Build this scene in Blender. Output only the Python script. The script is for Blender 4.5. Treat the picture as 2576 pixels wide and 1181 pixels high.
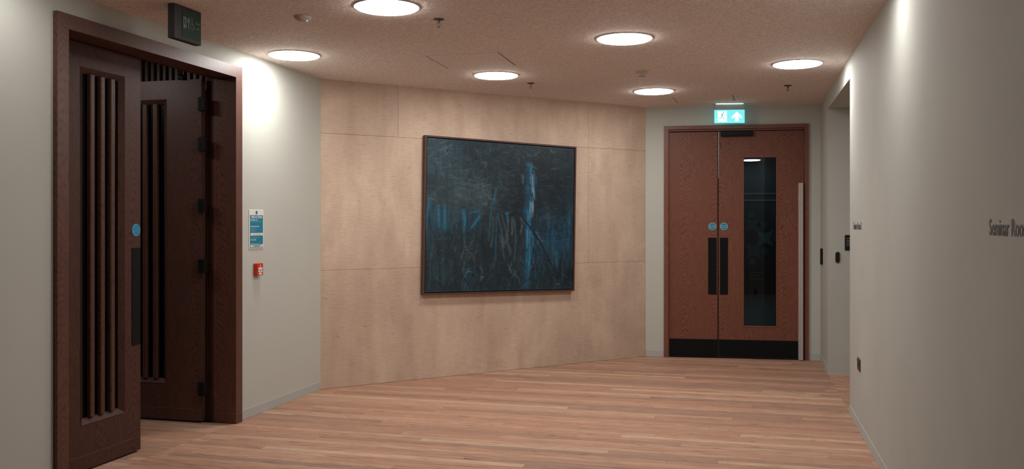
import bpy, bmesh, math, random
import numpy as np
from mathutils import Vector, Matrix

for o in list(bpy.data.objects): bpy.data.objects.remove(o)
SC = bpy.context.scene
COL = SC.collection
rnd = random.Random(7)
R = math.radians

# ---------------------------------------------------------------- camera, world, exposure
F = 2240.0
cam_d = bpy.data.cameras.new('camera'); cam = bpy.data.objects.new('camera', cam_d); COL.objects.link(cam)
cam_d.sensor_width = 36.0; cam_d.sensor_fit = 'HORIZONTAL'; cam_d.lens = 36.0 * F / 2576.0
cam.location = (0, 0, 1.5); cam.rotation_euler = (R(90), 0, 0)
cam_d.shift_y = -28.5 / 2576.0
cam_d.clip_start = 0.05
cam_d.dof.use_dof = True; cam_d.dof.focus_distance = 8.5; cam_d.dof.aperture_fstop = 7.0
SC.camera = cam
w = bpy.data.worlds.new('world'); SC.world = w; w.use_nodes = True
w.node_tree.nodes['Background'].inputs[0].default_value = (0.02, 0.022, 0.025, 1)
w.node_tree.nodes['Background'].inputs[1].default_value = 0.3
SC.view_settings.view_transform = 'Standard'; SC.view_settings.look = 'None'
SC.view_settings.gamma = 1.0; SC.view_settings.use_curve_mapping = False
SC.view_settings.exposure = 0.0
LAMP = 49.0            # radiance of a corridor downlight diffuser

# ---------------------------------------------------------------- plan of the corridor
TH = R(14.6)
U = Vector((math.sin(TH), math.cos(TH), 0)); V = Vector((math.cos(TH), -math.sin(TH), 0))
A = Vector((-1.725, 8.03, 0)); W = 4.50; H = 2.80
def PQ(p, q, z=0.0): return A + V * p + U * q + Vector((0, 0, z))
def toPQ(x, y):
    d = Vector((x, y, 0)) - A
    return d.dot(V), d.dot(U)
Bp, Bq = 2.622, 2.74
Cq = 2.915
Pq, Nq = 2.008, 0.111
QB = -10.0
B = PQ(Bp, Bq); C = PQ(W, Cq)
ROT_L = R(75.4); ROT_R = R(-104.6); ROT_RET = -TH
dC = (B - A).normalized(); ROT_C = math.atan2(dC.y, dC.x); LC = (B - A).length
dD = (C - B).normalized(); ROT_D = math.atan2(dD.y, dD.x); LD = (C - B).length

# ---------------------------------------------------------------- materials
def lin(r, g, b):
    f = lambda c: (c / 255 / 12.92) if c / 255 <= 0.04045 else ((c / 255 + 0.055) / 1.055) ** 2.4
    return (f(r), f(g), f(b), 1)
def newmat(name):
    m = bpy.data.materials.new(name); m.use_nodes = True
    nt = m.node_tree; return m, nt, nt.nodes['Principled BSDF']
def plain(name, col, rough=0.5, metal=0.0, spec=0.5, emit=None, es=0.0):
    m, nt, b = newmat(name)
    b.inputs['Base Color'].default_value = (*col[:3], 1); b.inputs['Roughness'].default_value = rough
    b.inputs['Metallic'].default_value = metal; b.inputs['Specular IOR Level'].default_value = spec
    if emit: b.inputs['Emission Color'].default_value = (*emit[:3], 1); b.inputs['Emission Strength'].default_value = es
    return m
def N(nt, t, **kw):
    n = nt.nodes.new(t)
    for k, v in kw.items():
        if k in ('operation', 'blend_type', 'wave_type', 'bands_direction', 'data_type', 'wave_profile', 'noise_dimensions', 'feature'): setattr(n, k, v)
        else: n.inputs[k.replace('_', ' ')].default_value = v
    return n
def L(nt, a, b): nt.links.new(a, b)
def ramp(nt, stops):
    r = nt.nodes.new('ShaderNodeValToRGB'); e = r.color_ramp.elements
    e[0].position, e[0].color = stops[0]; e[1].position, e[1].color = stops[-1]
    for p, c in stops[1:-1]:
        x = e.new(p); x.color = c
    return r
def c4(r, g, b): return (r, g, b, 1)

def paint_mat(name, col, var=0.05, bump=0.15, rough=0.75, scuff=0.0):
    m, nt, b = newmat(name)
    tc = N(nt, 'ShaderNodeTexCoord')
    n1 = N(nt, 'ShaderNodeTexNoise', Scale=0.9, Detail=5.0, Roughness=0.6); L(nt, tc.outputs['Object'], n1.inputs['Vector'])
    lo = tuple(c * (1 - var) for c in col) + (1,); hi = tuple(min(1, c * (1 + var)) for c in col) + (1,)
    r = ramp(nt, [(0.3, lo), (0.7, hi)]); L(nt, n1.outputs['Fac'], r.inputs['Fac'])
    L(nt, r.outputs['Color'], b.inputs['Base Color'])
    n2 = N(nt, 'ShaderNodeTexNoise', Scale=260.0, Detail=3.0); L(nt, tc.outputs['Object'], n2.inputs['Vector'])
    bp = N(nt, 'ShaderNodeBump', Strength=bump, Distance=0.002); L(nt, n2.outputs['Fac'], bp.inputs['Height'])
    L(nt, bp.outputs['Normal'], b.inputs['Normal'])
    b.inputs['Roughness'].default_value = rough; b.inputs['Specular IOR Level'].default_value = 0.3
    return m

def ceiling_mat():
    m, nt, b = newmat('acoustic plaster')
    tc = N(nt, 'ShaderNodeTexCoord')
    n1 = N(nt, 'ShaderNodeTexNoise', Scale=62.0, Detail=4.0, Roughness=0.7); L(nt, tc.outputs['Object'], n1.inputs['Vector'])
    n0 = N(nt, 'ShaderNodeTexNoise', Scale=2.0, Detail=3.0); L(nt, tc.outputs['Object'], n0.inputs['Vector'])
    r = ramp(nt, [(0.35, c4(0.66, 0.57, 0.51)), (0.6, c4(0.92, 0.83, 0.77))]); L(nt, n1.outputs['Fac'], r.inputs['Fac'])
    mx = N(nt, 'ShaderNodeMix', data_type='RGBA', blend_type='MULTIPLY'); mx.inputs[0].default_value = 0.25
    L(nt, r.outputs['Color'], mx.inputs[6]); L(nt, n0.outputs['Color'], mx.inputs[7]); L(nt, r.outputs['Color'], b.inputs['Base Color'])
    bp = N(nt, 'ShaderNodeBump', Strength=1.0, Distance=0.010); L(nt, n1.outputs['Fac'], bp.inputs['Height'])
    L(nt, bp.outputs['Normal'], b.inputs['Normal']); b.inputs['Roughness'].default_value = 0.85
    b.inputs['Specular IOR Level'].default_value = 0.25
    return m

def concrete_mat():
    m, nt, b = newmat('board cast pink concrete')
    tc = N(nt, 'ShaderNodeTexCoord'); gm = N(nt, 'ShaderNodeNewGeometry')
    mp = N(nt, 'ShaderNodeMapping'); mp.inputs['Rotation'].default_value = (0, 0, -ROT_C); L(nt, gm.outputs['Position'], mp.inputs['Vector'])
    def noise(sc, scale, det, rg=0.6, dist=0.0):
        k = N(nt, 'ShaderNodeMapping'); k.inputs['Scale'].default_value = sc; L(nt, mp.outputs['Vector'], k.inputs['Vector'])
        n = N(nt, 'ShaderNodeTexNoise', Scale=scale, Detail=det, Roughness=rg, Distortion=dist); L(nt, k.outputs['Vector'], n.inputs['Vector']); return n
    big = noise((1, 1, 0.8), 1.6, 6, 0.62, 0.6)
    r1 = ramp(nt, [(0.32, c4(0.52, 0.39, 0.31)), (0.5, c4(0.57, 0.435, 0.34)), (0.68, c4(0.66, 0.515, 0.405))]); L(nt, big.outputs['Fac'], r1.inputs['Fac'])
    streak = noise((3, 3, 0.5), 1.8, 5, 0.6)
    r2 = ramp(nt, [(0.36, c4(0.90, 0.87, 0.86)), (0.55, c4(1, 1, 1))]); L(nt, streak.outputs['Fac'], r2.inputs['Fac'])
    grain = noise((6, 6, 55), 2.0, 5, 0.7)
    r3 = ramp(nt, [(0.3, c4(0.84, 0.83, 0.82)), (0.52, c4(1, 1, 1)), (0.75, c4(1.06, 1.05, 1.04))]); L(nt, grain.outputs['Fac'], r3.inputs['Fac'])
    spot = noise((3, 3, 5), 5.0, 3, 0.5)
    r4 = ramp(nt, [(0.27, c4(0.84, 0.80, 0.78)), (0.34, c4(1, 1, 1))]); L(nt, spot.outputs['Fac'], r4.inputs['Fac'])
    prev = r1.outputs['Color']
    for rr in (r2, r3, r4):
        mx = N(nt, 'ShaderNodeMix', data_type='RGBA', blend_type='MULTIPLY'); mx.inputs[0].default_value = 1.0
        L(nt, prev, mx.inputs[6]); L(nt, rr.outputs['Color'], mx.inputs[7]); prev = mx.outputs[2]
    oi = N(nt, 'ShaderNodeObjectInfo')
    mr = N(nt, 'ShaderNodeMapRange'); mr.inputs['To Min'].default_value = 0.95; mr.inputs['To Max'].default_value = 1.04; L(nt, oi.outputs['Random'], mr.inputs['Value'])
    hs = N(nt, 'ShaderNodeHueSaturation'); L(nt, prev, hs.inputs['Color']); L(nt, mr.outputs['Result'], hs.inputs['Value'])
    L(nt, hs.outputs['Color'], b.inputs['Base Color'])
    bp = N(nt, 'ShaderNodeBump', Strength=0.25, Distance=0.004); L(nt, grain.outputs['Fac'], bp.inputs['Height'])
    L(nt, bp.outputs['Normal'], b.inputs['Normal']); b.inputs['Roughness'].default_value = 0.7; b.inputs['Specular IOR Level'].default_value = 0.3
    return m

def wood_mat(name, dark, mid, light, rough=0.4, scale=1.0, ring=0.8, spec=0.4):
    """vertical oak veneer: cathedral rings + pores, in object space"""
    m, nt, b = newmat(name)
    tc = N(nt, 'ShaderNodeTexCoord'); oi = N(nt, 'ShaderNodeObjectInfo')
    off = N(nt, 'ShaderNodeVectorMath', operation='SCALE'); off.inputs[0].default_value = (7.3, 3.1, 5.7); L(nt, oi.outputs['Random'], off.inputs['Scale'])
    ad = N(nt, 'ShaderNodeVectorMath', operation='ADD'); L(nt, tc.outputs['Object'], ad.inputs[0]); L(nt, off.outputs[0], ad.inputs[1])
    def M_(op, a, b_=None):
        n = N(nt, 'ShaderNodeMath', operation=op)
        for i_, v in enumerate((a, b_)):
            if v is None: continue
            if isinstance(v, (int, float)): n.inputs[i_].default_value = v
            else: L(nt, v, n.inputs[i_])
        return n.outputs[0]
    sep = N(nt, 'ShaderNodeSeparateXYZ'); L(nt, ad.outputs[0], sep.inputs[0])
    k = N(nt, 'ShaderNodeMapping'); k.inputs['Scale'].default_value = (5, 5, 1.2); L(nt, ad.outputs[0], k.inputs['Vector'])
    n1 = N(nt, 'ShaderNodeTexNoise', Scale=1.6, Detail=4.0, Roughness=0.55); L(nt, k.outputs['Vector'], n1.inputs['Vector'])
    nd = M_('SUBTRACT', n1.outputs['Fac'], 0.5)
    xw = M_('ADD', M_('ADD', sep.outputs[0], sep.outputs[1]), M_('MULTIPLY', nd, 0.16))
    u_ = M_('DIVIDE', M_('PINGPONG', xw, 0.17), 0.05)
    ph = M_('ADD', M_('ADD', M_('MULTIPLY', sep.outputs[2], 19.0), M_('MULTIPLY', u_, u_)), M_('MULTIPLY', nd, 9.0))
    sn_ = M_('SINE', M_('MULTIPLY', ph, 6.2832))
    line = M_('POWER', M_('ADD', M_('MULTIPLY', sn_, 0.5), 0.5), 3.0)
    kb = N(nt, 'ShaderNodeMapping'); kb.inputs['Scale'].default_value = (30, 30, 9); L(nt, ad.outputs[0], kb.inputs['Vector'])
    nb = N(nt, 'ShaderNodeTexNoise', Scale=1.0, Detail=3.0); L(nt, kb.outputs['Vector'], nb.inputs['Vector'])
    line = M_('MULTIPLY', line, M_('MULTIPLY', nb.outputs['Fac'], 1.6))
    mr = N(nt, 'ShaderNodeMapRange'); mr.inputs['To Min'].default_value = 0.62; mr.inputs['To Max'].default_value = 0.62 - 0.42 * ring
    L(nt, line, mr.inputs['Value'])
    k2 = N(nt, 'ShaderNodeMapping'); k2.inputs['Scale'].default_value = (60 * scale, 60 * scale, 3.0 * scale); L(nt, ad.outputs[0], k2.inputs['Vector'])
    n2 = N(nt, 'ShaderNodeTexNoise', Scale=3.0, Detail=4.0, Roughness=0.65); L(nt, k2.outputs['Vector'], n2.inputs['Vector'])
    mixf = N(nt, 'ShaderNodeMath', operation='ADD'); h = N(nt, 'ShaderNodeMath', operation='MULTIPLY'); h.inputs[1].default_value = 0.55; L(nt, mr.outputs['Result'], h.inputs[0])
    h2 = N(nt, 'ShaderNodeMath', operation='MULTIPLY'); h2.inputs[1].default_value = 0.5; L(nt, n2.outputs['Fac'], h2.inputs[0])
    L(nt, h.outputs[0], mixf.inputs[0]); L(nt, h2.outputs[0], mixf.inputs[1])
    r = ramp(nt, [(0.34, (*dark, 1)), (0.56, (*mid, 1)), (0.74, (*light, 1))]); L(nt, mixf.outputs[0], r.inputs['Fac'])
    L(nt, r.outputs['Color'], b.inputs['Base Color'])
    bp = N(nt, 'ShaderNodeBump', Strength=0.15, Distance=0.002); L(nt, n2.outputs['Fac'], bp.inputs['Height']); L(nt, bp.outputs['Normal'], b.inputs['Normal'])
    b.inputs['Roughness'].default_value = rough; b.inputs['Specular IOR Level'].default_value = spec
    return m

def floor_mat():
    m, nt, b = newmat('oiled hardwood boards')
    gm = N(nt, 'ShaderNodeNewGeometry'); oi = N(nt, 'ShaderNodeObjectInfo')
    mp = N(nt, 'ShaderNodeMapping'); mp.inputs['Rotation'].default_value = (0, 0, TH); L(nt, gm.outputs['Position'], mp.inputs['Vector'])
    s = N(nt, 'ShaderNodeMath', operation='ADD'); L(nt, oi.outputs['Random'], s.inputs[0]); L(nt, gm.outputs['Random Per Island'], s.inputs[1])
    fr = N(nt, 'ShaderNodeMath', operation='FRACT'); L(nt, s.outputs[0], fr.inputs[0])
    cb = N(nt, 'ShaderNodeCombineXYZ'); m9 = N(nt, 'ShaderNodeMath', operation='MULTIPLY'); m9.inputs[1].default_value = 37.0; L(nt, fr.outputs[0], m9.inputs[0]); L(nt, m9.outputs[0], cb.inputs[2]); L(nt, m9.outputs[0], cb.inputs[0])
    ad = N(nt, 'ShaderNodeVectorMath', operation='ADD'); L(nt, mp.outputs['Vector'], ad.inputs[0]); L(nt, cb.outputs[0], ad.inputs[1])
    base = ramp(nt, [(0.0, c4(0.32, 0.20, 0.148)), (0.25, c4(0.40, 0.228, 0.155)), (0.55, c4(0.455, 0.252, 0.168)), (0.85, c4(0.485, 0.30, 0.208)), (1.0, c4(0.56, 0.375, 0.26))]); L(nt, fr.outputs[0], base.inputs['Fac'])
    def noise(sc, scale, det, rg=0.6):
        k = N(nt, 'ShaderNodeMapping'); k.inputs['Scale'].default_value = sc; L(nt, ad.outputs[0], k.inputs['Vector'])
        n = N(nt, 'ShaderNodeTexNoise', Scale=scale, Detail=det, Roughness=rg); L(nt, k.outputs['Vector'], n.inputs['Vector']); return n
    g = noise((2.5, 60, 1), 2.0, 5, 0.7); r2 = ramp(nt, [(0.32, c4(0.52, 0.50, 0.52)), (0.5, c4(0.96, 0.95, 0.95)), (0.68, c4(1.25, 1.23, 1.2))]); L(nt, g.outputs['Fac'], r2.inputs['Fac'])
    kn = noise((3.0, 22, 1), 2.2, 3, 0.55); r3 = ramp(nt, [(0.29, c4(0.36, 0.34, 0.36)), (0.37, c4(1, 1, 1))]); L(nt, kn.outputs['Fac'], r3.inputs['Fac'])
    prev = base.outputs['Color']
    for rr in (r2, r3):
        mx = N(nt, 'ShaderNodeMix', data_type='RGBA', blend_type='MULTIPLY'); mx.inputs[0].default_value = 1.0
        L(nt, prev, mx.inputs[6]); L(nt, rr.outputs['Color'], mx.inputs[7]); prev = mx.outputs[2]
    L(nt, prev, b.inputs['Base Color'])
    rr = ramp(nt, [(0.3, c4(0.5, 0.5, 0.5)), (0.7, c4(0.65, 0.65, 0.65))]); L(nt, g.outputs['Fac'], rr.inputs['Fac']); L(nt, rr.outputs['Color'], b.inputs['Roughness'])
    bp = N(nt, 'ShaderNodeBump', Strength=0.2, Distance=0.002); L(nt, g.outputs['Fac'], bp.inputs['Height']); L(nt, bp.outputs['Normal'], b.inputs['Normal'])
    b.inputs['Specular IOR Level'].default_value = 0.35
    return m

def glass_mat(name, tint, refl=0.06):
    m, nt, b = newmat(name); out = nt.nodes['Material Output']
    tr = N(nt, 'ShaderNodeBsdfTransparent'); tr.inputs[0].default_value = (*tint, 1)
    gl = N(nt, 'ShaderNodeBsdfGlossy'); gl.inputs['Roughness'].default_value = 0.03
    fr = N(nt, 'ShaderNodeFresnel'); fr.inputs[0].default_value = 1.33
    mx = N(nt, 'ShaderNodeMixShader'); L(nt, fr.outputs[0], mx.inputs[0]); L(nt, tr.outputs[0], mx.inputs[1]); L(nt, gl.outputs[0], mx.inputs[2])
    L(nt, mx.outputs[0], out.inputs['Surface']); return m

MW = paint_mat('grey white wall paint', (0.50, 0.515, 0.475), 0.03)
MWR = paint_mat('darker grey white wall paint', (0.44, 0.45, 0.42), 0.06)  # same paint, darker and more varied in tone
MCEIL = ceiling_mat(); MCON = concrete_mat(); MFL = floor_mat()
MDK = wood_mat('dark stained oak', (0.036, 0.015, 0.011), (0.07, 0.03, 0.022), (0.10, 0.045, 0.032), rough=0.5, spec=0.2)
MDS = wood_mat('dark stained oak slat', (0.04, 0.018, 0.012), (0.085, 0.037, 0.025), (0.125, 0.057, 0.038), rough=0.45, spec=0.3)
MDF = wood_mat('dark stained oak frame', (0.05, 0.021, 0.015), (0.105, 0.043, 0.030), (0.15, 0.065, 0.046), rough=0.42)
MDL = wood_mat('dark oak open leaf', (0.045, 0.02, 0.015), (0.088, 0.039, 0.029), (0.125, 0.058, 0.043), rough=0.42)
MRD = wood_mat('red brown oak veneer', (0.075, 0.026, 0.017), (0.18, 0.066, 0.041), (0.235, 0.092, 0.06), rough=0.45, spec=0.3)
MRF = wood_mat('red brown oak frame', (0.12, 0.043, 0.027), (0.19, 0.07, 0.044), (0.24, 0.095, 0.06), rough=0.42)
MWAL = wood_mat('walnut picture frame', (0.05, 0.022, 0.017), (0.085, 0.038, 0.029), (0.12, 0.056, 0.042), rough=0.45)
MBLK = plain('black satin metal', (0.006, 0.006, 0.007), 0.6, 0.0, 0.25)
MBLKM = plain('black matt plate', (0.006, 0.0065, 0.0075), 0.8, 0.0, 0.15)
MVOID = plain('dark backing', (0.006, 0.005, 0.005), 0.6)
MDGL = plain('dark vision strip glass', (0.002, 0.002, 0.0025), 0.25, 0.0, 0.25)
MCHR = plain('brushed steel', (0.55, 0.54, 0.52), 0.35, 1.0)
MDSTL = plain('dark bronzed plate', (0.13, 0.10, 0.085), 0.4, 0.6)
MWHT = plain('white plastic', (0.75, 0.75, 0.73), 0.4)
MCRM = plain('ceiling cream plastic', (0.5, 0.42, 0.37), 0.6)
MBLUE = plain('mandatory blue', lin(0, 128, 175)[:3], 0.45)
MTEAL = plain('notice teal print', lin(0, 122, 150)[:3], 0.5)
MRED = plain('call point red', (0.55, 0.035, 0.012), 0.35)
MINK = plain('dark grey vinyl', (0.11, 0.11, 0.115), 0.6)
MTXT = plain('black print', (0.02, 0.02, 0.02), 0.6)
MWPR = plain('white print', (0.7, 0.72, 0.72), 0.6)
MDGRN = plain('unlit green sign face', (0.004, 0.045, 0.032), 0.3)
MDPR = plain('unlit white print', (0.17, 0.21, 0.19), 0.5)
MHOUS = plain('charcoal sign housing', (0.02, 0.021, 0.024), 0.5)
MGRY = plain('grey sign housing', (0.42, 0.47, 0.47), 0.5)
MSG = plain('lit green sign face', (0.05, 0.4, 0.35), 0.3, emit=(0.16, 0.66, 0.70), es=1.2)
MSW = plain('lit white pictogram', (0.8, 0.9, 0.9), 0.3, emit=(0.85, 1.0, 1.0), es=1.5)
MSD = plain('pictogram figure', (0.05, 0.4, 0.38), 0.3, emit=(0.05, 0.36, 0.38), es=1.0)
MGLOW = plain('added sign glow strip', (0.8, 0.9, 0.9), 0.3, emit=(0.35, 0.95, 0.85), es=22.0)
MDIF = plain('downlight diffuser', (0.9, 0.9, 0.9), 0.4, emit=(1.0, 0.96, 0.915), es=LAMP)
MRIM = plain('downlight rim', (0.6, 0.57, 0.54), 0.4)
MALU = plain('pale anodised strip', (0.50, 0.46, 0.43), 0.45, 0.1)
MGLS = glass_mat('smoked vision glass', (0.42, 0.50, 0.52))
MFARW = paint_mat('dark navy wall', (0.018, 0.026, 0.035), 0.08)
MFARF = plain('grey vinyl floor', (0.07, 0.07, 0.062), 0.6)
MM1 = plain('mural deep blue', (0.01, 0.12, 0.19), 0.6); MM2 = plain('mural slate blue', (0.10, 0.18, 0.24), 0.6); MM3 = plain('mural petrol', (0.015, 0.08, 0.11), 0.6)
MJNT = plain('shadow joint', (0.05, 0.04, 0.035), 0.8)
MBB = paint_mat('skirting paint', (0.44, 0.45, 0.435), 0.03)

# ---------------------------------------------------------------- mesh builder
class MB:
    def __init__(s): s.bm = bmesh.new()
    def box(s, x0, x1, y0, y1, z0, z1, bev=0.0, seg=1):
        t = bmesh.new(); bmesh.ops.create_cube(t, size=1.0)
        for v in t.verts:
            v.co = Vector((x0 if v.co.x < 0 else x1, y0 if v.co.y < 0 else y1, z0 if v.co.z < 0 else z1))
        if bev: bmesh.ops.bevel(t, geom=list(t.edges), offset=bev, segments=seg, affect='EDGES', profile=0.5)
        s._merge(t); return s
    def _merge(s, t):
        me = bpy.data.meshes.new('t'); t.to_mesh(me); t.free(); s.bm.from_mesh(me); bpy.data.meshes.remove(me)
    def poly(s, pts, a, b, axis='y'):
        """prism of a 2-D outline extruded from a to b along axis (y: pts are x,z ; z: pts are x,y ; x: pts are y,z)"""
        def mk(u, v, w): return {'y': (u, w, v), 'z': (u, v, w), 'x': (w, u, v)}[axis]
        t = bmesh.new()
        va = [t.verts.new(mk(u, v, a)) for u, v in pts]; vb = [t.verts.new(mk(u, v, b)) for u, v in pts]
        t.faces.new(va); t.faces.new(vb[::-1]); n = len(pts)
        for i in range(n): t.faces.new((va[i], vb[i], vb[(i + 1) % n], va[(i + 1) % n]))
        bmesh.ops.recalc_face_normals(t, faces=t.faces); s._merge(t); return s
    def disc(s, cx, cz, r, a, b, n=32, axis='y', rz=None):
        rz = rz or r
        return s.poly([(cx + r * math.cos(2 * math.pi * i / n), cz + rz * math.sin(2 * math.pi * i / n)) for i in range(n)], a, b, axis)
    def lathe(s, prof, n=32, cx=0, cy=0):
        """profile (r,z) turned about the z axis"""
        t = bmesh.new(); rings = []
        for r, z in prof:
            if r < 1e-6: rings.append([t.verts.new((cx, cy, z))])
            else: rings.append([t.verts.new((cx + r * math.cos(2 * math.pi * i / n), cy + r * math.sin(2 * math.pi * i / n), z)) for i in range(n)])
        for a, b in zip(rings, rings[1:]):
            for i in range(n):
                j = (i + 1) % n
                if len(a) == 1 and len(b) == 1: continue
                if len(a) == 1: t.faces.new((a[0], b[i], b[j]))
                elif len(b) == 1: t.faces.new((a[i], b[0], a[j]))
                else: t.faces.new((a[i], b[i], b[j], a[j]))
        bmesh.ops.recalc_face_normals(t, faces=t.faces); s._merge(t); return s
    def quad(s, pts):
        vs = [s.bm.verts.new(p) for p in pts]; s.bm.faces.new(vs); return s
    def text(s, body, x, z, y, size, thick=0.0008, sx=1.0, align='LEFT', extr=0.0):
        cu = bpy.data.curves.new('t', 'FONT'); cu.body = body; cu.size = size; cu.extrude = thick / 2; cu.align_x = align; cu.offset = extr
        cu.resolution_u = 3
        ob = bpy.data.objects.new('t', cu); me = bpy.data.meshes.new_from_object(ob)
        me.transform(Matrix.Translation((x, y, z)) @ Matrix.Rotation(R(90), 4, 'X') @ Matrix.Scale(sx, 4, (1, 0, 0)))
        s.bm.from_mesh(me); bpy.data.meshes.remove(me); bpy.data.objects.remove(ob); bpy.data.curves.remove(cu); return s
    def build(s, name, mat, parent=None, smooth=False):
        me = bpy.data.meshes.new(name); s.bm.to_mesh(me); s.bm.free(); me.materials.append(mat)
        if smooth:
            for p in me.polygons: p.use_smooth = True
            me.set_sharp_from_angle(angle=R(35))
        o = bpy.data.objects.new(name, me); COL.objects.link(o)
        if parent: o.parent = parent
        return o
def thing(name, loc, rz=0.0, label=None, cat=None, group=None, kind=None):
    o = bpy.data.objects.new(name, None); COL.objects.link(o); o.location = loc; o.rotation_euler = (0, 0, rz); o.empty_display_size = 0.1
    return tag(o, label, cat, group, kind)
def tag(o, label=None, cat=None, group=None, kind=None):
    if label: o['label'] = label
    if cat: o['category'] = cat
    if group: o['group'] = group
    if kind: o['kind'] = kind
    return o
def frame(o, loc, rz): o.location = loc; o.rotation_euler = (0, 0, rz); return o

# ---------------------------------------------------------------- setting: walls, ceiling, floor
DO0, DO1 = -3.215, -1.345        # left door frame, outer, along the wall
DI0, DI1 = -3.13, -1.431         # left door opening
DTOP, DOUT = 2.59, 2.675
# left wall, local x = along wall away from camera (origin A), local y = into the wall
m = MB(); TK = 0.20
m.box(DO1 - 0.02, 0.0, 0, TK, 0, H).box(QB, DO0 + 0.02, 0, TK, 0, H).box(DO0 + 0.02, DO1 - 0.02, 0, TK, DOUT - 0.02, H)
wl = frame(m.build('wall_left', MW), A, ROT_L); tag(wl, 'pale grey painted wall around the dark double doors', 'wall', kind='structure')
bb = MB(); bb.box(DO1, 0.0, -0.004, 0.004, 0.0, 0.073, 0.001); bl = frame(bb.build('baseboard_left', MBB), A, ROT_L); tag(bl, 'flush grey skirting between dark doors and concrete wall', 'skirting', kind='structure')
bb = MB(); bb.box(QB, DO0, -0.004, 0.004, 0.0, 0.073, 0.001); bl = frame(bb.build('baseboard_left_front', MBB), A, ROT_L); tag(bl, 'grey skirting on near side of the dark doors', 'skirting', kind='structure')

# concrete wall: backing slab plus cast panels with fine joints
m = MB(); m.box(0.0, LC + 0.12, 0.012, 0.2, 0, H)
wc = frame(m.build('wall_back', plain('cement joint', (0.30, 0.225, 0.175), 0.85)), A, ROT_C); tag(wc, 'warm beige board-marked concrete wall that carries the painting', 'wall', kind='structure')
g = 0.0009
vj = 2.995
for (z0, z1) in ((0.0, 1.073), (1.073, 2.315), (2.315, H)):
    xs = [0.0, 0.76, vj, LC] if z0 != 1.073 else [0.0, vj, LC]
    if z0 == 0.0: xs = [0.0, LC]
    for x0, x1 in zip(xs, xs[1:]):
        mm = MB(); mm.box(x0 + (g if x0 else 0), x1 - (g if x1 < LC else 0), 0, 0.012, z0 + g, z1 - (g if z1 < H else 0), 0.0012)
        mm.build('concrete_panel', MCON, wc)

# wall with exit door
FL0, FL1 = 0.203, 1.762
m = MB(); m.box(0, FL0 + 0.02, 0, TK, 0, H).box(FL1 - 0.02, LD, 0, TK, 0, H).box(FL0 + 0.02, FL1 - 0.02, 0, TK, 2.565, H)
wd = frame(m.build('wall_far', MW), B, ROT_D); tag(wd, 'grey painted end wall around the red-brown exit doors', 'wall', kind='structure')
bb = MB(); bb.box(0, FL0, -0.004, 0.004, 0, 0.07, 0.001); tag(frame(bb.build('baseboard_far', MBB), B, ROT_D), 'short grey skirting left of exit doors', 'skirting', kind='structure')
bb = MB(); bb.box(FL1, LD, -0.004, 0.004, 0, 0.07, 0.001); tag(frame(bb.build('baseboard_far_right', MBB), B, ROT_D), 'short grey skirting right of exit doors', 'skirting', kind='structure')

# right wall: origin C, local x toward camera, local y into wall
HD = 2.64; RD = 1.35
xP, xN, xE = Cq - Pq, Cq - Nq, Cq - QB
m = MB(); m.box(0, xP, 0, RD, 0, H).box(xP, xN, 0, RD, HD, H).box(xN, xE, 0, 0.22, 0, H, 0)
wr = frame(m.build('wall_right', MWR), C, ROT_R); tag(wr, 'long grey painted wall lettered seminar room, with recess', 'wall', kind='structure')
m = MB(); m.box(xP, xN + 0.1, RD, RD + 0.1, 0, H).box(xN, xN + 0.1, 0.22, RD, 0, H)
tag(frame(m.build('wall_recess', MWR), C, ROT_R), 'grey wall at the back of the right-hand recess', 'wall', kind='structure')
bb = MB(); bb.box(xN, xE, -0.004, 0.004, 0, 0.07, 0.001); tag(frame(bb.build('baseboard_right', MBB), C, ROT_R), 'grey skirting along the seminar room wall', 'skirting', kind='structure')
bb = MB(); bb.box(0.0, RD, -0.004, 0.004, 0, 0.07, 0.001); tag(frame(bb.build('baseboard_recess', MBB), PQ(W, Pq), ROT_RET), 'grey skirting on the recess side wall', 'skirting', kind='structure')
bb = MB(); bb.box(0.0, xP, -0.004, 0.004, 0, 0.07, 0.001); tag(frame(bb.build('baseboard_right_far', MBB), C, ROT_R), 'short grey skirting between exit doors and recess', 'skirting', kind='structure')
# end wall behind the camera
m = MB(); m.box(-0.2, W + 0.2, 0, 0.2, 0, H); tag(frame(m.build('wall_front', MW), PQ(0, QB - 0.2), ROT_RET), 'grey painted end wall behind the viewer', 'wall', kind='structure')

# ceiling
m = MB(); m.poly([tuple(PQ(p, q)[:2]) for p, q in ((-3.4, QB - 0.3), (6.2, QB - 0.3), (6.2, 2.0), (W + 0.1, 3.02), (Bp, Bq + 0.15), (-0.2, 0.12), (-3.4, 0.12))], H, H + 0.15, 'z')
ce = m.build('ceiling', MCEIL); tag(ce, 'textured pinkish-beige sprayed plaster ceiling', 'ceiling', kind='structure')

# floor: solid base plus boards laid across the corridor
m = MB(); m.poly([tuple(PQ(p, q)[:2]) for p, q in ((-3.4, QB - 0.3), (6.2, QB - 0.3), (6.2, 2.1), (W + 0.1, 3.05), (Bp, Bq + 0.15), (-0.2, 0.12), (-3.4, 0.12))], -0.2, -0.012, 'z')
fl = m.build('floor', MJNT); tag(fl, 'reddish brown hardwood strip floor', 'floor', kind='structure')
def clip(poly, planes):
    for (a, b, c) in planes:           # keep a*p + b*q <= c
        out = []
        for i in range(len(poly)):
            P0, P1 = poly[i], poly[(i + 1) % len(poly)]
            d0 = a * P0[0] + b * P0[1] - c; d1 = a * P1[0] + b * P1[1] - c
            if d0 <= 0: out.append(P0)
            if (d0 < 0) != (d1 < 0) and abs(d0 - d1) > 1e-9:
                t = d0 / (d0 - d1); out.append((P0[0] + t * (P1[0] - P0[0]), P0[1] + t * (P1[1] - P0[1])))
        poly = out
        if len(poly) < 3: return []
    return poly
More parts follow.
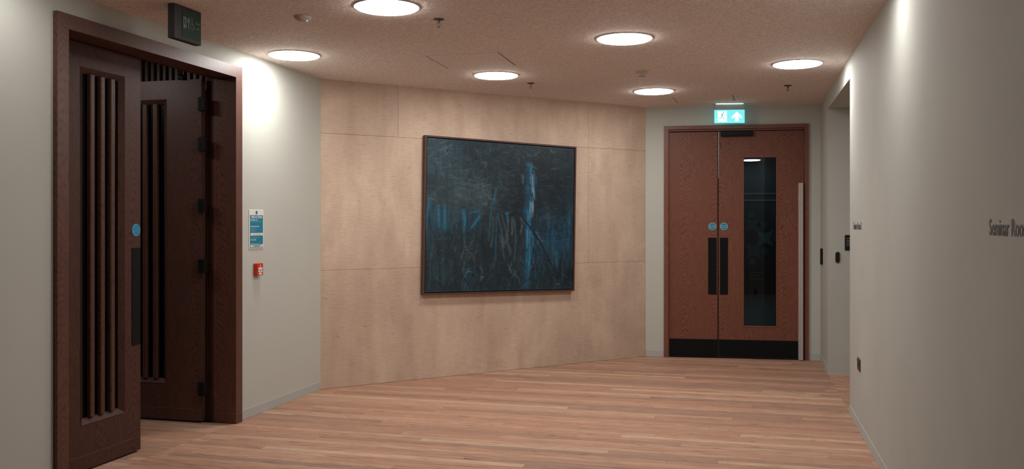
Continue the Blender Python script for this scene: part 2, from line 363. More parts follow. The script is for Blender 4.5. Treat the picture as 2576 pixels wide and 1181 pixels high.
REG = [
    [(-1, 0, 0.0), (1, 0, W), (-Bq, Bp, 0.0), (-(Cq - Bq), W - Bp, -(Cq - Bq) * Bp + (W - Bp) * Bq), (0, -1, -QB)],
    [(-1, 0, -W), (1, 0, W + RD), (0, 1, Pq), (0, -1, -Nq)],
    [(1, 0, 0.0), (-1, 0, 3.2), (0, 1, DI1), (0, -1, -DI0)],
]
PW = 0.0765; row = 0; q = 3.02; indiv = []; stuff = MB()
while q > QB:
    q0, q1 = q - PW + 0.0006, q - 0.0006
    p = -3.3 - rnd.random() * 2.0
    vis = q > -2.78
    while p < 6.0:
        ln = rnd.uniform(1.3, 3.2); a, b_ = p + 0.0006, p + ln - 0.0006; p += ln
        pieces = [pc for pc in (clip([(a, q0), (b_, q0), (b_, q1), (a, q1)], pl) for pl in REG) if pc]
        pieces = [pc for pc in pieces if max(x[0] for x in pc) - min(x[0] for x in pc) > 0.01 and max(x[1] for x in pc) - min(x[1] for x in pc) > 0.003]
        if not pieces: continue
        if vis and any(max(x[0] for x in pc) > -0.9 for pc in pieces):
            mm = MB()
            dz = rnd.uniform(-0.0006, 0.0)
            for pc in pieces: mm.poly([tuple(PQ(*x)[:2]) for x in pc], -0.012, dz, 'z')
            indiv.append(mm)
        else:
            for pc in pieces: stuff.poly([tuple(PQ(*x)[:2]) for x in pc], -0.012, 0.0, 'z')
    q -= PW; row += 1
print('planks', len(indiv))
for mm in indiv[:300]: mm.build('plank', MFL, fl)
so = None
for mm in indiv[300:]:
    me = bpy.data.meshes.new('t'); mm.bm.to_mesh(me); mm.bm.free(); stuff.bm.from_mesh(me); bpy.data.meshes.remove(me)
so = stuff.build('planks', MFL, fl); so['kind'] = 'stuff'

# ---------------------------------------------------------------- door_1: dark slatted double doors on the left
d1 = thing('door_1', A, ROT_L, 'dark-stained oak double doors with slotted panels, far leaf standing open', 'door', kind='structure')
m = MB()
def mitre_frame(m, x0, x1, zt, wd_, y0, y1, z0=0.0, bev=0.004):
    m.box(x0, x0 + wd_, y0, y1, z0, zt, bev).box(x1 - wd_, x1, y0, y1, z0, zt, bev).box(x0 + wd_ * 0.0, x1, y0 - 0.0003, y1, zt - wd_, zt, bev)
# architrave
def jamb(name, x0, x1, y0, y1, z0, z1, slope=None):
    mm = MB(); mm.box(x0, x1, y0, y1, z0, z1, 0.003); return mm.build(name, MDK, d1)
jm = MB(); jm.poly([(DI1, 0), (DO1, 0), (DO1, DOUT), (DI1, DTOP)], -0.03, 0.16); jm.build('jamb', MDF, d1)
jm = MB(); jm.poly([(DO0, 0), (DI0, 0), (DI0, DTOP), (DO0, DOUT)], -0.03, 0.16); jm.build('jamb', MDF, d1)
hdm = MB(); hdm.poly([(DI0, DTOP), (DI1, DTOP), (DO1, DOUT), (DO0, DOUT)], -0.03, 0.16)
hd = hdm.build('head', MDF, d1)
# rebated inner lining behind the reveal: three thin steps with dark gaps
for k_, (xa, ya, yb) in enumerate(((DI1 + 0.012, 0.16, 0.185), (DI1 + 0.028, 0.195, 0.215), (DI1 + 0.042, 0.225, 0.25))):
    mm = MB(); mm.box(xa, xa + 0.045, ya, yb, 0, DTOP + 0.02, 0.001); mm.build('rebate_strip', MDK, d1)
mm = MB(); mm.box(DI1 + 0.05, DO1 + 0.02, 0.16, 0.25, 0, DTOP + 0.03); mm.build('rebate_backing', MVOID, d1)
mm = MB(); mm.box(DI0 - 0.08, DI0 - 0.005, 0.16, 0.25, 0, DTOP + 0.03); mm.build('rebate_backing', MVOID, d1)
mm = MB(); mm.box(DI0 - 0.05, DI1 + 0.08, 0.16, 0.20, DTOP + 0.004, DTOP + 0.06, 0.001); mm.build('head_stop', MDK, d1)
# skirting blocks' groove lines at the jamb foot
mm = MB(); mm.box(DI1 + 0.0005, DO1 - 0.0005, -0.032, -0.0298, 0.073, 0.0755).box(DI1 - 0.0018, DI1, -0.03, 0.15, 0.073, 0.0755); mm.build('groove_line', plain('worn edge', (0.2, 0.1, 0.075), 0.5), d1)

LW = 0.846; LT = 0.056; LB, LTP = 0.012, 2.583
PX0, PX1, PZ0, PZ1 = 0.30, 0.69, 0.285, 2.44
def disc_sign(parent, x, z, y, rx=0.040):
    dd = MB(); dd.disc(x, z, rx, y - 0.003, y, 40); o = dd.build('disc_sign', MBLUE, parent); o['label'] = 'round blue fire door sign'
    rg = MB()
    for i in range(40):
        a0, a1 = 2 * math.pi * i / 40, 2 * math.pi * (i + 1) / 40
        r0, r1 = rx * 0.9, rx
        rg.poly([(x + r0 * math.cos(a0), z + r0 * math.sin(a0)), (x + r1 * math.cos(a0), z + r1 * math.sin(a0)), (x + r1 * math.cos(a1), z + r1 * math.sin(a1)), (x + r0 * math.cos(a1), z + r0 * math.sin(a1))], y - 0.0036, y - 0.003)
    return dd, rg, o
def make_leaf(mirror):
    """hinge edge at x=0, face at y=0 looking to -y; mirror flips x"""
    s = -1 if mirror else 1
    def X(a, b): return (min(s * a, s * b), max(s * a, s * b))
    m = MB()
    m.box(*X(0, PX0), 0, LT, LB, LTP).box(*X(PX1, LW), 0, LT, LB, LTP).box(*X(PX0, PX1), 0, LT, LB, PZ0).box(*X(PX0, PX1), 0, LT, PZ1, LTP)
    bmesh.ops.remove_doubles(m.bm, verts=m.bm.verts, dist=1e-5)
    leaf = m.build('door_leaf', MDL if mirror else MDK, d1)
    bw, bd = 0.034, 0.022
    o_ = [(PX0, PZ0), (PX1, PZ0), (PX1, PZ1), (PX0, PZ1)]; i_ = [(PX0 + bw, PZ0 + bw), (PX1 - bw, PZ0 + bw), (PX1 - bw, PZ1 - bw), (PX0 + bw, PZ1 - bw)]
    for k in range(4):
        j = (k + 1) % 4; t = MB()
        vs = [(s * o_[k][0], -0.003, o_[k][1]), (s * o_[j][0], -0.003, o_[j][1]), (s * i_[j][0], bd, i_[j][1]), (s * i_[k][0], bd, i_[k][1])]
        back = [(a, LT - 0.006, c) for a, b, c in vs]
        f = [t.bm.verts.new(v) for v in vs]; g_ = [t.bm.verts.new(v) for v in back]
        t.bm.faces.new(f); t.bm.faces.new(g_[::-1])
        for q_ in range(4): t.bm.faces.new((f[q_], g_[q_], g_[(q_ + 1) % 4], f[(q_ + 1) % 4]))
        bmesh.ops.recalc_face_normals(t.bm, faces=t.bm.faces)
        t.build('panel_bead', MDL if mirror else MDK, leaf)
    ix0, ix1 = PX0 + bw, PX1 - bw; sl = 0.051; st = (ix1 - ix0 - 4 * sl) / 3
    for k in range(3):
        a = ix0 + sl * (k + 1) + st * k
        t = MB(); t.box(*X(a, a + st), 0.001, 0.032, PZ0 + bw - 0.004, PZ1 - bw + 0.004, 0.005); t.build('slat', MDS, leaf)
    t = MB(); t.box(*X(ix0 - 0.002, ix1 + 0.002), 0.032, 0.040, PZ0 + 0.02, PZ1 - 0.02); t.build('glass_panel', MDGL, leaf)
    return leaf, X, s
# closed near leaf, hinged at DI0
leafA, X, s = make_leaf(False); leafA.location = (DI0 + 0.003, 0.15, 0); leafA.rotation_euler = (0, 0, R(0.0))
t = MB(); t.box(*X(LW - 0.087, LW - 0.004), -0.004, 0.0, 0.705, 1.34, 0.0012); t.build('push_plate', MBLKM, leafA)['label'] = 'black push plate'
_, rg, _o = disc_sign(leafA, LW - 0.047, 1.455, 0.0); rg.text('Fire door', LW - 0.047, 1.460, -0.0034, 0.016, align='CENTER').text('keep shut', LW - 0.047, 1.442, -0.0034, 0.016, align='CENTER').build('print', plain('disc print', (0.16, 0.36, 0.40), 0.5), leafA)
t = MB(); t.box(*X(0.0, LW), -0.0008, 0.0, 0.098, 0.1005); t.build('groove_line', plain('worn groove', (0.13, 0.065, 0.048), 0.5), leafA)
# open far leaf, hinged at DI1, swung 90 degrees into the room
leafB, X, s = make_leaf(True); leafB.location = (DI1 - 0.030, 0.245, 0); leafB.rotation_euler = (0, 0, R(-90))
t = MB(); t.box(*X(0.0, LW), -0.0008, 0.0, 0.098, 0.1005); t.build('groove_line', plain('worn groove pale', (0.2, 0.105, 0.08), 0.5), leafB)
t = MB(); t.box(*X(LW - 0.087, LW - 0.004), -0.004, 0.0, 0.705, 1.34, 0.0012); t.build('push_plate', MBLKM, leafB)['label'] = 'black push plate'
for hz in (2.39, 2.09, 1.63, 1.18, 0.26):
    t = MB(); t.box(-0.006, 0.028, -0.036, -0.002, hz - 0.052, hz + 0.052, 0.002); t.lathe([(0.0, hz - 0.052), (0.0075, hz - 0.052), (0.0075, hz + 0.052), (0.0, hz + 0.052)], 12, 0.030, -0.022)
    t.box(0.028, 0.056, -0.045, -0.012, hz - 0.05, hz + 0.05, 0.002)
    h_ = t.build('hinge', MBLK, leafB); h_['label'] = 'black steel hinge'
# closer arm at the head of the open leaf
t = MB(); t.box(*X(0.135, 0.185), -0.03, 0.0, LTP + 0.0005, LTP + 0.03, 0.004); t.box(*X(0.15, 0.168), -0.06, 0.0, LTP + 0.028, LTP + 0.036, 0.002)
t.poly([(-0.185, LTP + 0.003), (-0.16, LTP + 0.003), (-0.15, LTP + 0.085), (-0.165, LTP + 0.085)], -0.028, -0.01); t.build('closer_arm', MBLK, leafB)

# room behind the dark doors: ribbed lining, side and back walls, an added unseen lamp
m = MB(); m.box(0.0, 3.0, 0.035, 0.15, 0, H)
wv = frame(m.build('wall_room', MVOID), PQ(-3.22, -1.24), ROT_RET); tag(wv, 'ribbed dark wood lining seen above the open door leaf', 'wall', kind='structure')
for k in range(54):
    x = 2.985 - k * 0.0545
    t = MB(); pts = [(x - 0.019, 0.036), (x - 0.019, 0.008), (x - 0.012, 0.0), (x + 0.012, 0.0), (x + 0.019, 0.008), (x + 0.019, 0.036)]
    t.poly(pts, 0.0, H, 'z'); t.build('rib', MDF, wv)
m = MB(); m.box(-3.5, -1.0, 3.2, 3.35, 0, H).box(-3.5, -3.35, 0.2, 3.2, 0, H); tag(frame(m.build('wall_room_back', MFARW), A, ROT_L), 'unlit wall of the room behind the dark doors', 'wall', kind='structure')

# ---------------------------------------------------------------- door_2: red-brown exit doors on the end wall
d2 = thing('door_2', B, ROT_D, 'red-brown oak unequal double exit doors with narrow glass panel', 'door', kind='structure')
fi0, fi1 = 0.262, 1.716
jm = MB(); jm.poly([(FL0, 0), (fi0 - 0.012, 0), (fi0 - 0.012, 2.548), (FL0, 2.588)], -0.022, 0.1); jm.build('jamb', MRF, d2)
jm = MB(); jm.poly([(fi1 + 0.004, 0), (FL1, 0), (FL1, 2.588), (fi1 + 0.004, 2.548)], -0.022, 0.1); jm.build('jamb', MRF, d2)
jm = MB(); jm.poly([(fi0 - 0.012, 2.548), (fi1 + 0.004, 2.548), (FL1, 2.588), (FL0, 2.588)], -0.022, 0.1); jm.build('head', MRF, d2)
jm = MB(); jm.box(fi0 - 0.012, fi1 + 0.004, 0.01, 0.1, 2.528, 2.549, 0.002).box(fi0 - 0.012, fi0 - 0.001, 0.01, 0.1, 0, 2.53, 0.001); jm.build('inner_stop', MRF, d2)
ZT2, ZB2, YF = 2.520, 0.008, 0.022
MEET = 0.799
def leaf2(x0, x1, hole=None):
    m = MB()
    if hole:
        hx0, hx1, hz0, hz1 = hole
        m.box(x0, hx0, YF, YF + 0.05, ZB2, ZT2).box(hx1, x1, YF, YF + 0.05, ZB2, ZT2).box(hx0, hx1, YF, YF + 0.05, ZB2, hz0).box(hx0, hx1, YF, YF + 0.05, hz1, ZT2)
    else: m.box(x0, x1, YF, YF + 0.05, ZB2, ZT2, 0.002)
    return m.build('door_leaf', MRD, d2)
lfA = leaf2(fi0, MEET - 0.006)
HX0, HX1, HZ0, HZ1 = 1.062, 1.440, 0.345, 2.243
lfB = leaf2(MEET + 0.006, fi1, (HX0, HX1, HZ0, HZ1))
t = MB(); t.box(MEET - 0.0055, MEET + 0.0055, YF + 0.012, YF + 0.04, ZB2, ZT2); t.build('meeting_seal', MBLK, d2)
t = MB(); t.box(MEET + 0.001, MEET + 0.006, YF - 0.001, YF + 0.01, 2.0, ZT2); t.build('edge_trim', plain('worn metal edge', (0.3, 0.36, 0.36), 0.3, 0.8), lfB)
bw = 0.016
for (a, b_, c, d) in ((HX0, HX0 + bw, HZ0, HZ1), (HX1 - bw, HX1, HZ0, HZ1), (HX0 + bw, HX1 - bw, HZ0, HZ0 + bw), (HX0 + bw, HX1 - bw, HZ1 - bw, HZ1)):
    t = MB(); t.box(a, b_, YF - 0.004, YF + 0.054, c, d, 0.003); t.build('glazing_bead', MRF, lfB)
t = MB(); t.box(HX0 + bw - 0.003, HX1 - bw + 0.003, YF + 0.02, YF + 0.026, HZ0 + bw - 0.003, HZ1 - bw + 0.003); t.build('glass_pane', MGLS, lfB)['label'] = 'smoked glass vision panel'
for lf, x0, x1 in ((lfA, 0.690, 0.782), (lfB, 0.818, 0.905)):
    t = MB(); t.box(x0, x1, YF - 0.004, YF, 0.705, 1.338, 0.0012); t.build('push_plate', MBLKM, lf)['label'] = 'black push plate'
for lf, x in ((lfA, 0.736), (lfB, 0.862)):
    _, rg, _o = disc_sign(lf, x, 1.464, YF, 0.041)
    rg.text('Fire door', x, 1.468, YF - 0.0034, 0.017, align='CENTER').text('keep shut', x, 1.450, YF - 0.0034, 0.017, align='CENTER').build('print', plain('disc print pale', (0.45, 0.62, 0.64), 0.5), lf)
t = MB(); t.box(fi0 + 0.003, MEET - 0.008, YF - 0.003, YF, 0.012, 0.205, 0.001); t.build('kick_plate', MBLKM, lfA)['label'] = 'black kick plate'
t = MB(); t.box(MEET + 0.008, fi1 - 0.003, YF - 0.003, YF, 0.012, 0.205, 0.001); t.build('kick_plate', MBLKM, lfB)['label'] = 'black kick plate'
t = MB(); t.box(0.825, 1.175, YF - 0.048, YF, 2.465, 2.515, 0.005, 2); cl = t.build('door_closer', MBLK, lfB); cl['label'] = 'black overhead door closer'
# pale finger guard on hinge side, standing proud of the leaf
t = MB(); t.box(1.655, 1.700, -0.055, YF - 0.001, 0.004, 1.94, 0.006, 2); fg = t.build('finger_guard', MALU, d2); fg['label'] = 'pale metal strip standing at hinge side'
t = MB(); t.box(1.664, 1.667, -0.0565, -0.054, 0.02, 1.93).box(1.688, 1.690, -0.0565, -0.054, 0.02, 1.93); t.build('groove', plain('strip groove', (0.2, 0.17, 0.16), 0.6), fg)

# corridor beyond the exit doors
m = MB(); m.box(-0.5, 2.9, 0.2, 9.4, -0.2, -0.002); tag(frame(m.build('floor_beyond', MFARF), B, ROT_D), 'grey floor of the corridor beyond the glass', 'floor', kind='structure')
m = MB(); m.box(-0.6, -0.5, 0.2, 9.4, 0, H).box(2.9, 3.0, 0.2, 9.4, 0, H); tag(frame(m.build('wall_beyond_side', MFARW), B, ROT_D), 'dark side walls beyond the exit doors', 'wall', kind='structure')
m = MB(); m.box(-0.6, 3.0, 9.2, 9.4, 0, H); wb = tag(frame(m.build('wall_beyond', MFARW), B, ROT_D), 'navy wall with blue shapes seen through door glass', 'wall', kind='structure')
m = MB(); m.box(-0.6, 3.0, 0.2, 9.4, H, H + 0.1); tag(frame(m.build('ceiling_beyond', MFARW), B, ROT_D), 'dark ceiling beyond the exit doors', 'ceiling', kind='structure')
# mural on that wall, placed through the pane
Mi = (Matrix.Translation(B) @ Matrix.Rotation(ROT_D, 4, 'Z')).inverted()
def far_pt(px, py, y=9.2):
    """where the view ray of a photo pixel meets the far wall; returns wall x,z"""
    o = Mi @ Vector((0, 0, 1.5)); d = Mi.to_3x3() @ Vector(((px - 1288) / F, 1.0, (562 - py) / F)); k = (y - o.y) / d.y
    pnt = o + d * k; return pnt.x, pnt.z
def star(cx, cy, r, mat):
    x, z = far_pt(cx, cy); k = r * 19 / F
    m = MB(); pts = [(-1, 1), (0, 0.55), (1, 1), (0.62, 0), (1, -1), (0, -0.55), (-1, -1), (-0.62, 0)]
    m.poly([(x + a * k, z + b * k) for a, b in pts], 9.19, 9.2); m.build('mural_shape', mat, wb)
def dot(cx, cy, r, mat):
    x, z = far_pt(cx, cy); m = MB(); m.disc(x, z, r * 19 / F, 9.19, 9.2, 24); m.build('mural_dot', mat, wb)
star(1893, 566, 18, MM3); star(1924, 600, 20, MM2); star(1896, 632, 20, MM1)
dot(1889, 541, 9, MM3); dot(1944, 601, 9, MM3); dot(1923, 633, 9, MM1); dot(1892, 658, 9, MM1); dot(1921, 567, 9, MM3)
x, z = far_pt(1862, 488); m = MB(); m.box(x, x + 1.0, 9.185, 9.2, z - 0.015, z + 0.015); m.box(x, x + 1.0, 9.185, 9.2, z - 0.16, z - 0.12); m.build('rail', plain('dim rail', (0.12, 0.13, 0.14), 0.5), wb)
m = MB()
for k, (a, b_) in enumerate(((0, 0.32), (0.02, 0.24), (0.03, 0.3))):
    x, z = far_pt(1884, 686 + 8 * k); m.box(x + a, x + b_, 9.19, 9.2, z - 0.012, z + 0.012)
m.build('mural_caption', plain('mural pale print', (0.1, 0.11, 0.12), 0.6), wb)

# ---------------------------------------------------------------- painting
def painting():
    Nx, Nz = 300, 310
    rs = np.random.RandomState(5)
    S, T = np.meshgrid(np.linspace(0, 1, Nx), np.linspace(0, 1, Nz))       # T: 0 top .. 1 bottom
    img = np.zeros((Nz, Nx, 3)); base = np.array([25., 44, 53])
    img[:] = base
    def blob(cx, cy, rx, ry, col, a, p=2.0):
        k = a * np.exp(-(np.abs((S - cx) / rx) ** p + np.abs((T - cy) / ry) ** p))[..., None]
        img[:] = img * (1 - k) + np.array(col) * k
    blob(0.0, 0.2, 0.28, 0.6, (40, 66, 78), 0.55); blob(0.25, 0.38, 0.28, 0.16, (66, 80, 84), 0.45)
    blob(0.62, 0.3, 0.22, 0.3, (14, 22, 29), 0.55); blob(0.85, 0.25, 0.15, 0.2, (15, 26, 34), 0.6); blob(0.28, 0.08, 0.05, 0.3, (16, 28, 36), 0.4)
    blob(0.86, 0.62, 0.16, 0.16, (18, 66, 96), 0.55); blob(0.93, 0.88, 0.1, 0.1, (14, 24, 33), 0.7); blob(0.45, 0.75, 0.25, 0.16, (24, 34, 40), 0.5)
    def noise(n, m_):
        g_ = rs.rand(m_ + 2, n + 2); X_ = S * n; Z_ = T * m_
        i, j = X_.astype(int), Z_.astype(int); fx, fz = X_ - i, Z_ - j; fx = fx * fx * (3 - 2 * fx); fz = fz * fz * (3 - 2 * fz)
        return (g_[j, i] * (1 - fx) + g_[j, i + 1] * fx) * (1 - fz) + (g_[j + 1, i] * (1 - fx) + g_[j + 1, i + 1] * fx) * fz
    nz = noise(70, 14) * 0.5 + noise(30, 90) * 0.3 + noise(8, 7) * 0.5 - 0.65
    img[:] = img * (1 + 0.55 * nz[..., None])
    def patch(cx, cy, rx, ry, n, col, ang, l, a):
        for _ in range(n):
            x = rs.normal(cx, rx); y = rs.normal(cy, ry); t_ = rs.normal(ang, 0.35); q_ = l * rs.uniform(.5, 1.4)
            stroke([(x, y), (x + math.cos(t_) * q_, y + math.sin(t_) * q_)], rs.uniform(.002, .007), np.array(col) * rs.uniform(.75, 1.2), a * rs.uniform(.4, 1))
    def stroke(pts, wdt, col, a, rough=0.5, soft=2.2):
        pts = np.array(pts, float)
        for p0, p1 in zip(pts[:-1], pts[1:]):
            lo = np.minimum(p0, p1) - wdt * 3; hi = np.maximum(p0, p1) + wdt * 3
            ia, ib = max(0, int(lo[0] * Nx)), min(Nx, int(hi[0] * Nx) + 2); ja, jb = max(0, int(lo[1] * Nz)), min(Nz, int(hi[1] * Nz) + 2)
            if ib <= ia or jb <= ja: continue
            s_, t_ = S[ja:jb, ia:ib], T[ja:jb, ia:ib]; d = p1 - p0; ll = max(1e-9, d @ d)
            k = np.clip(((s_ - p0[0]) * d[0] + (t_ - p0[1]) * d[1]) / ll, 0, 1)
            dist = np.hypot(s_ - p0[0] - k * d[0], t_ - p0[1] - k * d[1])
            al = a * np.exp(-(dist / wdt) ** soft) * (1 - rough * rs.rand(*dist.shape))
            al = al[..., None]; img[ja:jb, ia:ib] = img[ja:jb, ia:ib] * (1 - al) + np.array(col) * al
    for _ in range(1200):                       # short worked brush marks
        x, y = rs.rand(2); up = y < 0.47
        ang = rs.normal(0.15, 0.7) if up else rs.normal(1.5, 0.35)
        if x > 0.6 and up and rs.rand() < 0.5: continue
        l = rs.uniform(0.015, 0.06) if up else rs.uniform(0.03, 0.1); cu = rs.normal(0, 0.012)
        dx, dy = math.cos(ang) * l, math.sin(ang) * l
        c = [(70, 88, 94), (45, 68, 78), (12, 22, 29), (30, 60, 76), (92, 104, 106)][rs.choice(5, p=[.22, .28, .3, .15, .05])]
        stroke([(x, y), (x + dx / 2 - cu, y + dy / 2 + cu), (x + dx, y + dy)], rs.uniform(0.0015, 0.006), c, rs.uniform(0.1, 0.7) * (0.35 + 1.1 * float(nz[int(min(y, .99) * Nz), int(min(x, .99) * Nx)] > 0))  )
    for _ in range(260):                       # thin scratches
        x, y = rs.rand(2); ang = rs.normal(0.1, 0.5) if y < .5 else rs.normal(1.3, 0.6); l = rs.uniform(0.01, 0.05)
        stroke([(x, y), (x + math.cos(ang) * l, y + math.sin(ang) * l)], 0.0013, (120, 130, 130), rs.uniform(0.25, 0.6), 0.3)
    patch(0.22, 0.34, 0.10, 0.06, 120, (84, 98, 102), 0.2, 0.04, 0.35); patch(0.38, 0.33, 0.05, 0.05, 50, (80, 92, 95), 1.5, 0.04, 0.35)
    patch(0.14, 0.20, 0.07, 0.08, 60, (62, 84, 94), 1.1, 0.07, 0.3); patch(0.82, 0.30, 0.09, 0.12, 70, (10, 18, 25), 0.4, 0.06, 0.5)
    patch(0.30, 0.75, 0.15, 0.12, 110, (16, 26, 32), 1.5, 0.08, 0.5); patch(0.60, 0.30, 0.06, 0.15, 60, (12, 20, 27), 0.3, 0.06, 0.5); patch(0.80, 0.5, 0.06, 0.02, 40, (80, 92, 96), 0.1, 0.03, 0.4)
    BL = (22, 122, 170); LB_ = (40, 100, 135)
    for x in np.arange(0.0, 0.36, 0.028): stroke([(x, 0.44 + rs.rand() * .03), (x + rs.normal(0, .01), 0.57 + rs.rand() * .05)], 0.008, (24, 84, 112), 0.45)
    for (x, y0, y1, dx) in ((0.015, .41, .50, -0.01), (0.075, .44, .57, 0.005), (0.115, .43, .585, 0.005), (0.235, .46, .52, 0.0), (0.245, .5, .60, 0.0), (0.0, .5, .62, 0.0)):
        stroke([(x, y0), (x + dx, y1)], 0.010, BL, 0.7, 0.85); stroke([(x + .004, y0 + .02), (x + dx, y1 - .03)], 0.004, (60, 130, 165), 0.5, 0.9)
    stroke([(0.34, 0.50), (0.29, 0.575)], 0.009, BL, 0.8); stroke([(0.34, 0.46), (0.28, 0.48)], 0.006, BL, 0.6)
    stroke([(0.45, 0.30), (0.435, 0.38), (0.42, 0.42)], 0.007, BL, 0.5); stroke([(0.42, 0.42), (0.41, 0.55), (0.40, 0.66)], 0.007, (26, 90, 126), 0.7)
    stroke([(0.455, 0.5), (0.45, 0.8)], 0.006, (24, 96, 136), 0.7); stroke([(0.515, 0.475), (0.525, 0.475), (0.53, 0.53)], 0.007, BL, 0.75)
    for (a, b_, c, d) in ((.46, .48, .50, .70), (.49, .49, .55, .76), (.43, .5, .42, .7), (.47, .62, .51, .78), (.57, .5, .56, .62), (.58, .52, .58, .8), (.62, .5, .62, .62), (.53, .5, .52, .68)):
        stroke([(a, b_), ((a + c) / 2 + .008, (b_ + d) / 2), (c, d)], 0.006, (86, 96, 98), 0.6)
    stroke([(0.56, 0.5), (0.56, 0.62)], 0.0018, (170, 175, 168), 0.9)
    # tall blue shaft with pale core
    stroke([(0.675, 0.12), (0.668, 0.3), (0.66, 0.45), (0.675, 0.6), (0.672, 0.8), (0.668, 0.97)], 0.022, (26, 98, 142), 0.6)
    for _ in range(40):
        x = rs.normal(0.688, 0.018); y = rs.uniform(0.12, 0.85); stroke([(x, y), (x + rs.normal(0, .004), y + rs.uniform(.04, .12))], rs.uniform(.002, .007), [(34, 132, 180), (18, 84, 124), (80, 140, 170)][rs.randint(3)], 0.65)
    for _ in range(22):
        x = rs.normal(0.70, 0.009); y = rs.uniform(0.14, 0.42); stroke([(x, y), (x + rs.normal(0, .003), y + rs.uniform(.03, .07))], rs.uniform(.002, .006), [(150, 170, 180), (120, 145, 160), (100, 140, 165)][rs.randint(3)], 0.55)
    stroke([(0.70, 0.40), (0.695, 0.49)], 0.013, (130, 145, 160), 0.5)
    stroke([(0.66, 0.065), (0.69, 0.07)], 0.005, BL, 0.6); stroke([(0.65, 0.13), (0.71, 0.15), (0.73, 0.16)], 0.006, (40, 120, 150), 0.6)
    stroke([(0.64, 0.11), (0.70, 0.11), (0.78, 0.13)], 0.010, (10, 16, 22), 0.6)
    for _ in range(60):
        x = rs.uniform(0.72, 0.98); y = rs.uniform(0.46, 0.8); stroke([(x, y), (x + rs.normal(0, .01), y + rs.uniform(.03, .10))], rs.uniform(.003, .008), [(26, 96, 134), (16, 58, 84), (40, 84, 100)][rs.randint(3)], 0.42)
    for _ in range(14):
        y = rs.uniform(0.6, 0.75); stroke([(0.72, y), (0.85, y + .01), (0.97, y - .015)], .004, (40, 110, 140), 0.22)
    stroke([(0.88, 0.74), (0.885, 0.83)], 0.010, (30, 120, 165), 0.6); stroke([(0.97, 0.46), (0.975, 0.60)], 0.010, (26, 100, 140), 0.5)
    stroke([(0.615, 0.475), (0.67, 0.55), (0.74, 0.64), (0.80, 0.74), (0.845, 0.83)], 0.0045, (8, 22, 36), 0.95, 0.1)
    stroke([(0.64, 0.66), (0.615, 0.80)], 0.009, (62, 60, 78), 0.5)
    stroke([(0.03, 0.75), (0.03, 0.98)], 0.006, (70, 88, 92), 0.5); stroke([(0.92, 0.82), (0.925, 0.95)], 0.006, (66, 90, 96), 0.5)
    stroke([(0.25, 0.90), (0.27, 0.865), (0.30, 0.872)], 0.006, (26, 120, 160), 0.7); stroke([(0.36, .905), (0.37, .91)], 0.006, BL, 0.8)
    for y in (0.70, 0.72, 0.745, 0.85, 0.87): stroke([(0.23, y), (0.26, y + .006), (0.29, y - .003)], 0.002, (110, 120, 118), 0.5)
    stroke([(0.08, .11), (0.095, .05)], 0.002, (120, 130, 130), 0.6); stroke([(0.88, 0.965), (0.91, 0.965)], 0.003, (130, 140, 140), 0.7)
    for y0 in (0.005, 0.995): stroke([(0, y0), (1, y0)], 0.008, (26, 62, 76), 0.5)
    img = img * 1.0 + 1
    e = np.clip(img, 0, 255) / 255; lin_ = np.where(e <= 0.04045, e / 12.92, ((e + 0.055) / 1.055) ** 2.4)
    return lin_, Nx, Nz

def on_concrete(px, off):
    """distance along the concrete wall where the ray through column px meets the plane off metres in front"""
    k = (px - 1288) / F; n = Vector((-dC.y, dC.x, 0)); o = A - n * off
    return (k * o.y - o.x) / (dC.x - k * dC.y)
PD = 0.055
xl = (on_concrete(1071, PD) + on_concrete(1063, PD)) / 2; xr = (on_concrete(1452, PD) + on_concrete(1444, PD)) / 2
def depth_at(x, off): return (A + dC * x - Vector((-dC.y, dC.x, 0)) * off).y
ztl = 1.5 + (562 - 343) * depth_at(xl, PD) / F; zbl = 1.5 - (745 - 562) * depth_at(xl, PD) / F
ztr = 1.5 + (562 - 366) * depth_at(xr, PD) / F; zbr = 1.5 - (731 - 562) * depth_at(xr, PD) / F
print('painting', xl, xr, ztl, zbl, ztr, zbr)
pw_, ph_ = xr - xl, ((ztl - zbl) + (ztr - zbr)) / 2; pcx, pcz = (xl + xr) / 2, (ztl + zbl + ztr + zbr) / 4
pt = thing('painting', A + dC * pcx + Vector((0, 0, pcz)), ROT_C, 'large dark blue abstract painting in thin walnut frame, on concrete wall', 'painting')
pt.rotation_euler = (R(0.0), R(1.05), ROT_C)
hw, hh = pw_ / 2, ph_ / 2; fw = 0.016
for (a, b_, c, d) in ((-hw, -hw + fw, -hh, hh), (hw - fw, hw, -hh, hh), (-hw + fw, hw - fw, hh - fw, hh), (-hw + fw, hw - fw, -hh, -hh + fw)):
    t = MB(); t.box(a, b_, -PD, -0.004, c, d, 0.001); t.build('frame_bar', MWAL, pt)
t = MB(); t.box(-hw + fw, hw - fw, -0.014, -0.008, -hh + fw, hh - fw); t.build('backing', MVOID, pt)
gap = 0.008; cx0, cx1, cz0, cz1 = -hw + fw + gap, hw - fw - gap, -hh + fw + gap, hh - fw - gap
t = MB(); t.box(cx0, cx1, -PD + 0.009, -0.014, cz0, cz1); t.build('stretcher', plain('canvas edge', (0.02, 0.05, 0.065), 0.7), pt)
col, Nx, Nz = painting()
xs = np.linspace(cx0, cx1, Nx); zs = np.linspace(cz1, cz0, Nz); XX, ZZ = np.meshgrid(xs, zs)
lum = col.mean(axis=2); YY = -PD + 0.0085 - np.clip(lum, 0, 0.2) * 0.004
vt = np.stack([XX, YY, ZZ], -1).reshape(-1, 3)
idx = np.arange(Nx * Nz).reshape(Nz, Nx)
fc = np.stack([idx[:-1, :-1], idx[1:, :-1], idx[1:, 1:], idx[:-1, 1:]], -1).reshape(-1, 4)
me = bpy.data.meshes.new('canvas'); me.from_pydata(vt.tolist(), [], fc.tolist())
